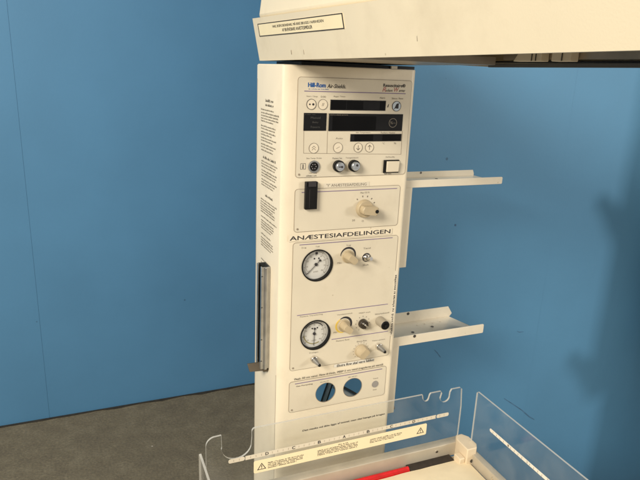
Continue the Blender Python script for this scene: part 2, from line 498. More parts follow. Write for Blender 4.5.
column = obj('column', bm, CREAM, ROOT, smooth=True)
# dark joint between side sheet and front cover, low on the left
bm = bmesh.new()
box(bm, -0.0004, 0.0015, 0.0085, 0.0098, -1.30, -0.668)
box(bm, -0.0003, 0.0015, 0.1745, 0.1755, -1.30, -0.02)
obj('seam', bm, OUTL, column)
# print on the left side
bm = bmesh.new()
def sp(y0, z, w, n, s, h=0.0042): fine_print(bm, y0, z, w, h, leftface, 0.0006, lines=n, gap=1.65, du=-1, seed=s, ragged=0.3)
H = 0.0038
for k, (y0, z, w) in enumerate(((0.114, -0.0665, 0.064), (0.114, -0.0755, 0.064), (0.127, -0.1895, 0.098), (0.107, -0.2725, 0.062))):
    fine_print(bm, y0, z, w, 0.0060, leftface, 0.0006, du=-1, seed=k, ragged=0.05)
for k, (y0, z, w, n) in enumerate(((0.146, -0.0855, 0.098, 1), (0.145, -0.0925, 0.127, 4), (0.144, -0.1205, 0.112, 2), (0.144, -0.1335, 0.122, 2), (0.143, -0.1465, 0.122, 2), (0.143, -0.1605, 0.122, 2), (0.142, -0.1735, 0.10, 1),
        (0.138, -0.198, 0.118, 3), (0.137, -0.2185, 0.118, 3), (0.137, -0.239, 0.118, 3), (0.141, -0.285, 0.121, 4), (0.140, -0.3075, 0.118, 2), (0.137, -0.325, 0.122, 1), (0.136, -0.334, 0.111, 4),
        (0.135, -0.3655, 0.112, 1), (0.135, -0.375, 0.105, 4), (0.133, -0.427, 0.050, 1), (0.133, -0.436, 0.030, 8), (0.133, -0.53, 0.028, 4), (0.133, -0.57, 0.028, 3))):
    fine_print(bm, y0, z, w, H, leftface, 0.0006, lines=n, gap=1.55, du=-1, seed=90 + k, ragged=0.18)
bm2 = bm
obj('small_print', bm2, mat('side_ink', (0.11, 0.09, 0.06), 0.7, var=0.1), column)

# side channel and hook on the left face
bm = bmesh.new()
box(bm, -0.0185, -0.0005, 0.060, 0.0625, -0.676, -0.424)
box(bm, -0.0215, -0.0185, 0.060, 0.068, -0.676, -0.424)
box(bm, -0.0215, -0.0185, 0.0885, 0.0965, -0.676, -0.424)
tube(bm, (-0.0105, 0.0585, -0.424), (-0.0105, 0.0585, -0.676), 0.0042)
ch = obj('equipment_channel', bm, METAL, ROOT, bevel=0.0006)
bm = bmesh.new()
box(bm, -0.0185, -0.0005, 0.094, 0.0965, -0.676, -0.424)
box(bm, -0.003, -0.0007, 0.0625, 0.094, -0.676, -0.424)
obj('channel_back', bm, mat('channel_dark', (0.05, 0.055, 0.055), 0.45, metal=0.4, var=0.2), ch)
bm = bmesh.new()
bm.free()
for z in (-0.445, -0.52, -0.60, -0.655):
    bm = bmesh.new(); tube(bm, (-0.0035, 0.078, z), (-0.0065, 0.078, z), 0.005); obj('screw', bm, DARKMET, ch)
    bm = bmesh.new(); box(bm, -0.0217, -0.018, 0.0588, 0.0600, z - 0.0007, z + 0.0007); obj('notch', bm, DARKMET, ch)
bm = bmesh.new()
hexa(bm, [(-0.043, 0.075, -0.687), (-0.008, 0.068, -0.686), (-0.008, 0.071, -0.686), (-0.043, 0.078, -0.687),
          (-0.046, 0.084, -0.670), (-0.010, 0.078, -0.667), (-0.010, 0.081, -0.667), (-0.046, 0.087, -0.670)])
box(bm, -0.012, -0.0005, 0.066, 0.086, -0.688, -0.6775)
obj('hook', bm, mat('hook_metal', (0.10, 0.08, 0.055), 0.5, metal=0.3, var=0.15), ch, bevel=0.0005)

# ---------------- hood
Bz = lambda y: 0.0190 - 0.0066 * y          # lower edge
Tz = lambda y: 0.1003 + 0.0230 * y          # upper edge of the skirt
HX0, HX1 = 0.006, 0.336
YB, YF = 0.182, -0.98
bm = bmesh.new()
sec = [(YB, 0), (0.05, 0), (-0.05, 0), (-0.2, 0), (-0.4, 0), (-0.7, 0), (YF, 0)]
def skirt(bm, xo0, xo1, xi0, xi1, raise_=0.0):
    """one leaning side wall of the hood along its length"""
    rows = []
    for y, _ in sec:
        b = Bz(y)
        if raise_ and y > -0.19: b += raise_ * min(1, (y + 0.2) / 0.15)
        rows.append([bm.verts.new(q) for q in ((xo0, y, b), (xo1, y, Tz(y)), (xi1, y, Tz(y)), (xi0, y, b))])
    for r0, r1 in zip(rows, rows[1:]):
        for i in range(4):
            bm.faces.new((r0[i], r0[(i + 1) % 4], r1[(i + 1) % 4], r1[i]))
    bm.faces.new(rows[0]); bm.faces.new(rows[-1][::-1])
skirt(bm, HX0, HX0 - 0.017, HX0 + 0.006, HX0 - 0.011)
skirt(bm, HX1, HX1 + 0.017, HX1 - 0.006, HX1 + 0.011, 0.005)
hexa(bm, [(HX0 + 0.002, YB - 0.005, Bz(YB)), (HX1 - 0.002, YB - 0.005, Bz(YB) + 0.005), (HX1 - 0.002, YB, Bz(YB) + 0.005), (HX0 + 0.002, YB, Bz(YB)),
          (HX0 - 0.014, YB - 0.005, Tz(YB)), (HX1 + 0.014, YB - 0.005, Tz(YB)), (HX1 + 0.014, YB, Tz(YB)), (HX0 - 0.014, YB, Tz(YB))])
hexa(bm, [(HX0, YF, Bz(YF)), (HX1, YF, Bz(YF)), (HX1, YF + 0.006, Bz(YF)), (HX0, YF + 0.006, Bz(YF)),
          (HX0 - 0.016, YF, Tz(YF)), (HX1 + 0.016, YF, Tz(YF)), (HX1 + 0.016, YF + 0.006, Tz(YF)), (HX0 - 0.016, YF + 0.006, Tz(YF))])
# ledge closing the top of the skirt
hexa(bm, [(HX0 - 0.0105, YF + 0.007, Tz(YF) - 0.006), (HX1 + 0.0105, YF + 0.007, Tz(YF) - 0.006), (HX1 + 0.0105, YB - 0.006, Tz(YB) - 0.006), (HX0 - 0.0105, YB - 0.006, Tz(YB) - 0.006),
          (HX0 - 0.0105, YF + 0.007, Tz(YF) - 0.001), (HX1 + 0.0105, YF + 0.007, Tz(YF) - 0.001), (HX1 + 0.0105, YB - 0.006, Tz(YB) - 0.001), (HX0 - 0.0105, YB - 0.006, Tz(YB) - 0.001)])
hood = obj('heater_hood', bm, HOODM, ROOT, bevel=0.0025, seg=3)
bm = bmesh.new()
hexa(bm, [(HX0 - 0.006, YF + 0.02, Tz(YF)), (HX1 + 0.006, YF + 0.02, Tz(YF)), (HX1 + 0.006, YB - 0.004, Tz(YB)), (HX0 - 0.006, YB - 0.004, Tz(YB)),
          (HX0 + 0.004, YF + 0.05, Tz(YF) + 0.075), (HX1 - 0.004, YF + 0.05, Tz(YF) + 0.075), (HX1 - 0.004, YB - 0.008, Tz(YB) + 0.085), (HX0 + 0.004, YB - 0.008, Tz(YB) + 0.085)])
obj('hood_lid', bm, HOODM, hood, bevel=0.009, seg=4)
# inside of the hood: liner, lamp blocks, rear closing plate, strip darkened as the unlit rim
bm = bmesh.new()
hexa(bm, [(0.0125, -0.25, Bz(-0.25) + 0.001), (0.305, -0.25, Bz(-0.25) + 0.002), (0.305, 0.172, Bz(0.172) + 0.002), (0.0125, 0.172, Bz(0.172) + 0.001), (0.0125, -0.25, 0.036), (0.305, -0.25, 0.036), (0.305, 0.172, 0.036), (0.0125, 0.172, 0.036)])
obj('closing_plate', bm, LINER, hood)
bm = bmesh.new()
box(bm, 0.311, 0.316, -0.96, -0.262, 0.032, 0.080)
box(bm, 0.022, 0.026, -0.96, -0.262, 0.032, 0.080)
box(bm, 0.0265, 0.3105, -0.96, -0.262, 0.070, 0.074)
obj('reflector', bm, LINER, hood)
bm = bmesh.new()
box(bm, 0.3175, 0.3290, -0.955, -0.10, 0.0275, 0.0300)
obj('hood_gap_strip', bm, BLACK, hood)  # black strip put in for the dark gap above the right rim
bm = bmesh.new()
hexa(bm, [(0.294, -0.372, 0.0285), (0.294, -0.308, 0.0285), (0.310, -0.308, 0.0285), (0.310, -0.372, 0.0285),
          (0.294, -0.372, 0.060), (0.294, -0.335, 0.060), (0.310, -0.335, 0.060), (0.310, -0.372, 0.060)])
obj('lamp_holder', bm, BTN, hood, bevel=0.001)
bm = bmesh.new()
box(bm, 0.294, 0.310, -0.432, -0.394, 0.0285, 0.060)
obj('lamp_holder', bm, BTN, hood, bevel=0.001)
bm = bmesh.new()
bm.free()
for y in (-0.352, -0.361, -0.416):
    bm = bmesh.new(); box(bm, 0.2925, 0.2938, y - 0.0006, y + 0.0006, 0.029, 0.05); obj('holder_slot', bm, DARKMET, hood)
bm = bmesh.new()
tube(bm, (0.14, -0.26, 0.055), (0.14, -0.95, 0.055), 0.008)
obj('heater_rod', bm, METAL, hood, smooth=True)
bm = bmesh.new()
hexa(bm, [(0.3290, -0.955, Bz(-0.955) - 0.0008), (0.3368, -0.955, Bz(-0.955) - 0.0008), (0.3368, -0.20, Bz(-0.2) - 0.0008), (0.3290, -0.20, Bz(-0.2) - 0.0008),
          (0.3290, -0.955, Bz(-0.955) + 0.005), (0.3298, -0.955, Bz(-0.955) + 0.005), (0.3298, -0.20, Bz(-0.2) + 0.005), (0.3290, -0.20, Bz(-0.2) + 0.005)])
obj('rim_shade', bm, mat('rim_shade_grey', (0.12, 0.115, 0.105), 0.5, var=0.1), hood)  # dark grey paints in the unlit underside of the right rim
# neck that carries the hood on the column
bm = bmesh.new()
box(bm, 0.040, 0.2985, 0.008, 0.165, 0.0113, 0.0177)
obj('hood_neck', bm, BLACK, ROOT)
bm = bmesh.new()
box(bm, 0.240, 0.254, 0.003, 0.0078, 0.0113, 0.0170)
obj('neck_bolt', bm, WHITEP, ROOT)
# yellow sticker on the left side of the hood
def hoodside(u, v, d):          # u = distance along -y, v = fraction 0..1 between the edges
    y = u
    b, t = Bz(y), Tz(y)
    return (HX0 - 0.017 * v - d, y, b + (t - b) * v)
bm = bmesh.new()
LA, LB, LV0, LV1 = 0.148, -0.287, 0.565, 0.862
prism(bm, [(LA, LV0), (LB, LV0), (LB, LV1), (LA, LV1)], hoodside, 0.0002, 0.0008)
st = obj('warning_sticker', bm, STICK, hood)
bm = bmesh.new()
bw = 0.0016
vv = bw / 0.085
for a0, a1, b0, b1 in ((LA, LB, LV0, LV0 + vv), (LA, LB, LV1 - vv, LV1), (LA, LA - bw * 2.2, LV0, LV1), (LB + bw * 2.2, LB, LV0, LV1)):
    prism(bm, [(a0, b0), (a1, b0), (a1, b1), (a0, b1)], hoodside, 0.0008, 0.0011)
def hs_text(u, v, d): return hoodside(u, v, d)
def put_hood(bm, s, y0, v0, wid, hgt):
    vs, fs = text_polys(s)
    xs = [p[0] for p in vs]; ys = [p[1] for p in vs]
    for off in (-0.00015, 0.00015):
        nv = [bm.verts.new(hoodside(y0 - (x - min(xs)) / (max(xs) - min(xs)) * wid + off, v0 + (y - min(ys)) / (max(ys) - min(ys)) * hgt, 0.00095 + off * 0.1)) for x, y in vs]
        for f in fs: bm.faces.new([nv[i] for i in f])
put_hood(bm, 'FARE. EKSPLOSIONSFARE. MÅ IKKE BRUGES I NÆRHEDEN', 0.050, 0.735, 0.262, 0.070)
put_hood(bm, 'AF BRÆNDBARE ANÆSTESIMIDLER', -0.005, 0.630, 0.155, 0.070)
obj('lettering', bm, INK, st)
bm = bmesh.new()
for y, v, r in ((-0.035, 0.17, 0.0022), (-0.10, 0.16, 0.0012), (-0.485, 0.30, 0.0010)):
    bm = bmesh.new(); prism(bm, [(y + r, v - 0.05), (y - r * 0.4, v - 0.05), (y - r * 0.7, v + 0.05), (y + r * 0.5, v + 0.03)], hoodside, 0.0002, 0.0005)
    obj('scuff', bm, OUTL, hood)

# ---------------- panels on the column's front
def panel(name, x0, x1, z0, z1, holes=()):
    bm = bmesh.new()
    prism(bm, rrect(x0, x1, z0, z1, 0.006), front, 0.0002, 0.0014, holes=[h[::-1] for h in holes])
    p = obj(name, bm, PLATE, ROOT)
    bm = bmesh.new()
    frame(bm, x0 - 0.0009, x1 + 0.0009, z0 - 0.0009, z1 + 0.0009, 0.0068, 0.0009, 0.0001, 0.0011)
    for x, z in ((x0 + 0.007, z0 + 0.006), ):
        prism(bm, circ(x, z, 0.0022, 12), front, 0.0014, 0.0022)
    obj('panel_edge', bm, OUTL, p)
    return p
H1, H2 = (0.121, -0.729), (0.192, -0.729)
P1 = panel('control_panel', 0.031, 0.2895, -0.212, -0.012)
P2 = panel('suction_panel', 0.031, 0.2805, -0.329, -0.2375)
P3 = panel('gas_panel', 0.030, 0.2850, -0.657, -0.354, holes=[circ(*G1, 0.0362, 48), circ(*G2, 0.0362, 48)])
P4 = panel('flow_panel', 0.030, 0.2810, -0.7655, -0.687, holes=[circ(*H1, 0.0255, 40), circ(*H2, 0.0248, 40)])
D = 0.0017   # print lies just proud of the panels
def lettering(parent, mat_, fn):
    """each line of print becomes an object of its own"""
    global put_text, fine_print
    keep = put_text, fine_print
    def one(f):
        def g(_, *a, **k):
            q = bmesh.new(); f(q, *a, **k); obj('lettering', q, mat_, parent)
        return g
    put_text, fine_print = one(keep[0]), one(keep[1])
    rest = bmesh.new(); fn(rest)
    put_text, fine_print = keep
    if len(rest.verts): obj('lettering', rest, mat_, parent)
    else: rest.free()
# coloured rules
bm = bmesh.new()
for x0, x1, z, w in ((0.044, 0.276, -0.0385, 0.0017), ): seg2(bm, x0, z, x1, z, w, 0.0014, D)
obj('rule', bm, PURPLE, P1)
bm = bmesh.new(); seg2(bm, 0.045, -0.244, 0.273, -0.244, 0.0016, 0.0014, D); obj('rule', bm, PURPLE, P2)
for x0, x1, z in ((0.044, 0.271, -0.3585), (0.043, 0.272, -0.522), (0.130, 0.278, -0.593)):
    bm = bmesh.new(); seg2(bm, x0, z, x1, z, 0.0016, 0.0014, D); obj('rule', bm, PURPLE, P3)
bm = bmesh.new(); seg2(bm, 0.043, -0.6925, 0.270, -0.6925, 0.0018, 0.0014, D); obj('rule', bm, PURPLE, P4)

# control panel print
lettering(P1, BLUEINK, lambda b: (put_text(b, 'Hill-Rom', 0.052, -0.0305, 0.0375, 0.0085, front, D, bold=0.0006), fine_print(b, 0.053, -0.0350, 0.050, 0.0022, front, D, seed=4)))
lettering(P1, INK, lambda b: put_text(b, 'Air-Shields.', 0.0935, -0.0312, 0.041, 0.0078, front, D, shear=0.25, bold=0.0002))
lettering(P1, INK, lambda b: (put_text(b, 'Resuscitaire®', 0.221, -0.0255, 0.053, 0.0066, front, D, bold=0.0003), put_text(b, 'adiant', 0.2275, -0.0352, 0.0165, 0.0055, front, D, shear=0.2), put_text(b, 'armer', 0.2595, -0.0352, 0.0150, 0.0042, front, D, shear=0.2)))
lettering(P1, REDINK, lambda b: (put_text(b, 'R', 0.2195, -0.0355, 0.0085, 0.0092, front, D + 0.0001, shear=0.3), put_text(b, 'W', 0.2475, -0.0355, 0.0115, 0.0092, front, D + 0.0001, shear=0.3)))
def p1_labels(b):
    for s, x, z, w in (('Start / Stop', 0.049, -0.0505, 0.024), ('0:00', 0.080, -0.0505, 0.011), ('Apgar Timer', 0.108, -0.0495, 0.027), ('Alarm', 0.214, -0.0500, 0.013), ('Silence / Reset', 0.243, -0.0505, 0.028),
                       ('Skin Temperature', 0.163, -0.1225, 0.034), ('Radiant Heater', 0.222, -0.1225, 0.036), ('Auto', 0.117, -0.134, 0.016), ('Skin Temp. Probe', 0.053, -0.175, 0.034), ('Patient Set', 0.112, -0.1755, 0.022), ('Temperature', 0.142, -0.1755, 0.030),
                       ('On/Standby', 0.238, -0.1755, 0.023), ('Use only', 0.060, -0.2055, 0.018), ('°C', 0.2275, -0.1455, 0.006), ('%', 0.256, -0.1455, 0.006)):
        put_text(b, s, x, z, w, 0.0036, front, D)
    fine_print(b, 0.054, -0.2105, 0.030, 0.0032, front, D, seed=9); fine_print(b, 0.238, -0.2115, 0.026, 0.0030, front, D, seed=19)
lettering(P1, GREYINK, p1_labels)
bm = bmesh.new()
for a in ((0.0455, -0.116, 0.0465, -0.162), (0.0975, -0.081, 0.0985, -0.1635), (0.275, -0.117, 0.276, -0.168)): seg2(bm, *a, 0.0008, 0.0014, D)
seg2(bm, 0.0465, -0.162, 0.276, -0.168, 0.0008, 0.0014, D)
obj('print_line', bm, OUTL, P1)
# displays
def display(x0, x1, z0, z1, wins, extra=None):
    bm = bmesh.new(); prism(bm, [(x0, z0), (x1, z0), (x1, z1), (x0, z1)], front, 0.0014, 0.0024)
    d = obj('display', bm, WINDOW, ROOT, bevel=0.0003)
    if wins:
        for a in wins:
            bm = bmesh.new(); prism(bm, [(a[0], a[2]), (a[1], a[2]), (a[1], a[3]), (a[0], a[3])], front, 0.0024, 0.0028)
            obj('display_window', bm, WINDOWD, d)
    return d
display(0.1015, 0.2295, -0.0748, -0.054, ((0.104, 0.137, -0.073, -0.056), (0.139, 0.176, -0.073, -0.056), (0.216, 0.2275, -0.073, -0.056)))
dl = display(0.0445, 0.0945, -0.1165, -0.081, ())
bm = bmesh.new()
for s, z, w in (('Manual', -0.0925, 0.021), ('Baby', -0.102, 0.013), ('Prewarm', -0.111, 0.020)): put_text(bm, s, 0.070 - w / 2, z, w, 0.0042, front, 0.0026)
fine_print(bm, 0.047, -0.0848, 0.030, 0.0022, front, 0.0026, seed=40)
obj('lettering', bm, mat('dim_print', (0.06, 0.058, 0.055), 0.6, var=0.1), dl)
dm = display(0.0995, 0.2735, -0.1172, -0.0815, ((0.108, 0.2085, -0.1150, -0.0865), ))
bm = bmesh.new(); ring(bm, 0.2495, -0.1000, 0.0088, 0.0098, 0.0024, 0.0028); put_text(bm, '%~', 0.2425, -0.1025, 0.014, 0.0055, front, 0.0027)
fine_print(bm, 0.102, -0.0850, 0.050, 0.0022, front, 0.0026, seed=41)
obj('lettering', bm, GREYINK, dm)
display(0.1505, 0.2735, -0.1390, -0.1235, ((0.160, 0.204, -0.1375, -0.125), (0.227, 0.270, -0.1375, -0.125)))
# membrane buttons
def button(x, z, r, sym, face=BTN):
    bm = bmesh.new(); prism(bm, circ(x, z, r, 32), front, 0.0014, 0.0022)
    b = obj('button', bm, face, ROOT, bevel=0.0004)
    bm = bmesh.new(); ring(bm, x, z, r - 0.0002, r + 0.0007, 0.0014, 0.0024)
    sym(bm)
    obj('symbol', bm, INK if sym in STRONG else GREYINK, b)
STRONG = []
def two_dots(b):
    prism(b, circ(0.0565, -0.064, 0.0017, 12), front, 0.0022, 0.0025); prism(b, circ(0.0640, -0.064, 0.0024, 12), front, 0.0022, 0.0025)
def bell(b):
    prism(b, [(0.2515, -0.0685), (0.2550, -0.0605), (0.2580, -0.0590), (0.2605, -0.0610), (0.2605, -0.0695), (0.2570, -0.0700)], front, 0.0022, 0.0025); seg2(b, 0.2505, -0.0710, 0.2620, -0.0580, 0.0012, 0.0025, 0.0027)
def arrow(x, z, s):
    def f(b):
        seg2(b, x, z - 0.005, x, z + 0.005, 0.0012, 0.0022, 0.0025)
        for k in (-1, 1): seg2(b, x, z + s * 0.0052, x + k * 0.0040, z + s * 0.0010, 0.0012, 0.0022, 0.0026)
    return f
def chevrons(b):
    for dz in (-0.0035, 0.0010):
        for k in (-1, 1): seg2(b, 0.0685, -0.1495 + dz + 0.001, 0.0685 + k * 0.0042, -0.1535 + dz + 0.001, 0.0009, 0.0022, 0.0025)
STRONG += [two_dots, bell]
button(0.0600, -0.064, 0.0098, two_dots)
button(0.0850, -0.064, 0.0098, lambda b: (seg2(b, 0.083, -0.067, 0.085, -0.061, 0.0007, 0.0022, 0.0025), seg2(b, 0.0855, -0.067, 0.0875, -0.061, 0.0007, 0.0022, 0.0025)))
button(0.2560, -0.065, 0.0100, bell, BTNB)
button(0.0685, -0.152, 0.0100, chevrons)
button(0.1230, -0.1515, 0.0100, lambda b: seg2(b, 0.119, -0.1535, 0.127, -0.1495, 0.0006, 0.0022, 0.0025))
button(0.1700, -0.152, 0.0095, arrow(0.170, -0.152, -1))
button(0.1970, -0.152, 0.0095, arrow(0.197, -0.152, 1))
bm = bmesh.new()
prism(bm, [(0.2335, -0.0675), (0.2360, -0.0675), (0.2375, -0.0605), (0.2355, -0.0620)], front, 0.0014, D)
frame(bm, 0.0405, 0.0520, -0.1955, -0.1830, 0.0005, 0.0007, 0.0014, D)
prism(bm, circ(0.0462, -0.1862, 0.0012, 10), front, 0.0014, D); seg2(bm, 0.0462, -0.1875, 0.0462, -0.1940, 0.0018, 0.0014, D + 0.0001)
obj('symbol', bm, INK, P1)
# probe connector
bm = bmesh.new(); ring(bm, 0.070, -0.190, 0.0096, 0.0128, 0.0014, 0.0040)
c = obj('connector', bm, METAL, ROOT, smooth=True)
bm = bmesh.new(); prism(bm, circ(0.070, -0.190, 0.0096, 32), front, 0.0014, 0.0022)
obj('socket', bm, BLACK, c)
bm = bmesh.new()
for i in range(6): prism(bm, circ(0.070 + 0.005 * math.cos(i * 1.047), -0.190 + 0.005 * math.sin(i * 1.047), 0.0011, 10), front, 0.0022, 0.0026)
obj('pin_hole', bm, GREYP, c)
# two jacks that stand out of the panel
for x in (0.1265, 0.1625):
    bm = bmesh.new(); prism(bm, circ(x - 0.0012, -0.190, 0.0125, 32), front, 0.0014, 0.0095)
    j = obj('jack', bm, BLACK, ROOT, bevel=0.0012)
    bm = bmesh.new(); tube(bm, (x - 0.0012, -0.0095, -0.190), (x - 0.0012, -0.0165, -0.190), 0.0098, 0.0092)
    obj('jack_cap', bm, JACK, j, bevel=0.0010)
    bm = bmesh.new()
    if x < 0.15:
        box(bm, x - 0.0060, x + 0.0036, -0.0172, -0.0164, -0.1908, -0.1890)
        tube(bm, (x + 0.0015, -0.0164, -0.190), (x + 0.0015, -0.0174, -0.190), 0.0022, n=12)
    else:
        tube(bm, (x + 0.0006, -0.0164, -0.1875), (x + 0.0006, -0.0174, -0.1875), 0.0024, n=12)
    obj('jack_pin', bm, INK, j)
# power switch
bm = bmesh.new(); prism(bm, [(0.2335, -0.2080), (0.2715, -0.2080), (0.2715, -0.1795), (0.2335, -0.1795)], front, 0.0014, 0.0050)
s = obj('power_switch', bm, BLACK, ROOT, bevel=0.0008)
bm = bmesh.new(); hexa(bm, [(0.2395, -0.0050, -0.2055), (0.2695, -0.0050, -0.2055), (0.2695, -0.0080, -0.2055), (0.2395, -0.0080, -0.2055), (0.2395, -0.0050, -0.1820), (0.2695, -0.0050, -0.1820), (0.2695, -0.0125, -0.1820), (0.2395, -0.0125, -0.1820)][0:4] + [(0.2395, -0.0050, -0.1820), (0.2695, -0.0050, -0.1820), (0.2695, -0.0105, -0.1820), (0.2395, -0.0105, -0.1820)])
obj('rocker', bm, BTN, s, bevel=0.0008)

# ---------------- suction panel: clip, strip label, selector
bm = bmesh.new()
box(bm, 0.0505, 0.0775, -0.0110, -0.0015, -0.2795, -0.2205)
clip = obj('clip', bm, BLACK, ROOT, bevel=0.0015)
bm = bmesh.new()
box(bm, 0.0560, 0.0720, -0.0150, -0.0111, -0.2300, -0.2195); box(bm, 0.0590, 0.0600, -0.0114, -0.0110, -0.276, -0.236)
obj('clip_jaw', bm, INK, clip, bevel=0.0008)
bm = bmesh.new(); prism(bm, [(0.094, -0.2375), (0.203, -0.2375), (0.203, -0.2265), (0.094, -0.2265)], front, 0.0002, 0.0008)
tape = obj('tape_label', bm, WHITEP, ROOT)
lettering(tape, GREYINK, lambda b: put_text(b, "'Y' ANÆSTESIAFDELING", 0.101, -0.2345, 0.095, 0.0062, front, 0.0011))
bm = bmesh.new(); prism(bm, rrect(0.018, 0.268, -0.3495, -0.3352, 0.0008), front, 0.0014, 0.0016)
tape2 = obj('tape_label', bm, CREAM, ROOT)
lettering(tape2, INK, lambda b: put_text(b, 'ANÆSTESIAFDELINGEN', 0.0215, -0.3470, 0.2420, 0.0092, front, 0.0020, bold=0.0003))
def ticks(b, x, z, r0, r1, angs, w=0.0010, d=None):
    for a in angs:
        a = math.radians(a)
        seg2(b, x + r0 * math.cos(a), z + r0 * math.sin(a), x + r1 * math.cos(a), z + r1 * math.sin(a), w, 0.0014, d or D)
def selector(parent):
    x, z = 0.193, -0.2855
    lettering(parent, GREYINK, lambda b: (ticks(b, x, z, 0.0255, 0.0290, (25, 50, 75, 100, 130), 0.0024), put_text(b, 'Max O2 %', 0.182, -0.2520, 0.022, 0.0036, front, D),
              put_text(b, '20', 0.1655, -0.3135, 0.007, 0.0042, front, D), put_text(b, 'O', 0.1895, -0.3165, 0.005, 0.0042, front, D)))
    b = bmesh.new(); tube(b, (x, -0.0014, z), (x, -0.0125, z), 0.0205, 0.0185, 40)
    k = obj('knob', b, KNOBM, ROOT, bevel=0.0012)
    b = bmesh.new()
    ang = math.radians(-6)
    def to(u, v, d): return (x + u * math.cos(ang) - v * math.sin(ang), -d, z + u * math.sin(ang) + v * math.cos(ang))
    prism(b, [(-0.0135, -0.0085), (0.0195, -0.0095), (0.0215, -0.006), (0.0215, 0.006), (0.0195, 0.0095), (-0.0135, 0.0085), (-0.0165, 0.0)], to, 0.0120, 0.0300)
    obj('grip', b, KNOBM, k, bevel=0.0018)
    b = bmesh.new(); prism(b, [(0.0180 + 0.0042 * math.cos(t * 0.524), 0.0042 * math.sin(t * 0.524)) for t in range(12)], to, 0.0300, 0.0308)
    b2 = b; obj('pointer', b2, BLACK, k)
selector(P2)

# ---------------- gauges
def gauge(x, z, needle, tail, dots, extra):
    b = bmesh.new(); ring(b, x, z, 0.0342, 0.0368, 0.0015, 0.0032, n=56); ring(b, x, z, 0.0340, 0.0360, -0.0100, 0.0015, n=56)
    g = obj('gauge', b, BLACK, ROOT, smooth=True)
    b = bmesh.new(); prism(b, circ(x, z, 0.0342, 56), front, -0.0095, -0.0065)
    obj('dial_face', b, DIAL, g)
    b = bmesh.new()
    for i in range(0, 41):
        a = 225 - 270 * i / 40
        L = 0.0050 if i % 5 == 0 else 0.0028
        ca, sa = math.cos(math.radians(a)), math.sin(math.radians(a))
        seg2(b, x + (0.0315 - L) * ca, z + (0.0315 - L) * sa, x + 0.0315 * ca, z + 0.0315 * sa, 0.0008 if i % 5 else 0.0012, -0.0065, -0.0062)
    prism(b, arcband(x, z, 0.0240, 0.0245, -45, 225, 40), front, -0.0065, -0.0063)
    for i in range(9):
        a = math.radians(225 - 270 * i / 8)
        put_text(b, str(i * 10), x + 0.0212 * math.cos(a) - 0.0022, z + 0.0212 * math.sin(a) - 0.0014, 0.0044, 0.0030, front, -0.0063)
    put_text(b, 'cmH2O', x - 0.006, z - 0.0185, 0.012, 0.0030, front, -0.0063)
    obj('dial_print', b, GREYINK, g)
    b = bmesh.new()
    na = math.radians(needle)
    ca, sa = math.cos(na), math.sin(na)
    seg2(b, x - 0.013 * ca, z - 0.013 * sa, x + 0.029 * ca, z + 0.029 * sa, 0.0010, -0.0048, -0.0042)
    prism(b, circ(x, z, 0.0034, 20), front, -0.0065, -0.0036)
    prism(b, circ(x - 0.0125 * ca, z - 0.0125 * sa, 0.0026, 16), front, -0.0048, -0.0040)
    for dx, dz in dots: prism(b, circ(x + dx, z + dz, 0.0019, 12), front, -0.0065, -0.0060)
    obj('needle', b, INK, g)
    extra(b, g, x, z)
def ex1(b, g, x, z):
    b = bmesh.new()
    prism(b, [(x - 0.002, z + 0.023), (x + 0.0035, z + 0.023), (x + 0.0035, z + 0.028), (x - 0.002, z + 0.028)], front, -0.0062, -0.0059)
    obj('dial_mark', b, INK, g)
def ex2(b, g, x, z):
    b = bmesh.new()
    prism(b, arcband(x, z, 0.0255, 0.0275, 40, 145, 30), front, -0.0062, -0.0059)
    obj('dial_band', b, INK, g)
    b = bmesh.new()
    prism(b, arcband(x, z, 0.0240, 0.0262, 185, 300, 30), front, -0.0062, -0.0059)
    obj('dial_band', b, OLIVE, g)
gauge(*G1, 225, 0, ((-0.004, 0.0135), (0.0065, 0.0135)), ex1)
gauge(*G2, 268, 0, ((-0.005, 0.0130), (0.0075, 0.0135)), ex2)

# ---------------- knobs, switches
def round_knob(x, z, r0, r1, L, print_fn=None, twist=0):
    b = bmesh.new()
    tube(b, (x, -0.0014, z), (x, -0.006, z), r0 * 1.0, r0, 36)
    k = obj('knob', b, KNOBM, ROOT, bevel=0.0010)
    b = bmesh.new()
    n = 36
    pr = [(r1, 0.0058), (r1 * 0.97, L * 0.75), (r1 * 0.86, L), ]
    vs = []
    for rr, d in pr:
        row = []
        for i in range(n):
            a = 2 * math.pi * i / n
            q = rr
            # two flats make a finger grip towards the end
            fl = abs(math.sin(a + twist))
            lim = 0.62 if d > 0.01 else 1.0
            s = rr * min(1.0, lim / max(fl, 1e-3)) if d > 0.01 else rr
            row.append(b.verts.new((x + s * math.cos(a), -d, z + s * math.sin(a))))
        vs.append(row)
    for r_, q_ in zip(vs, vs[1:]):
        for i in range(n): b.faces.new((r_[i], r_[(i + 1) % n], q_[(i + 1) % n], q_[i]))
    b.faces.new(vs[-1]); b.faces.new(vs[0][::-1])
    obj('grip', b, KNOBM, k, smooth=True)
    return k
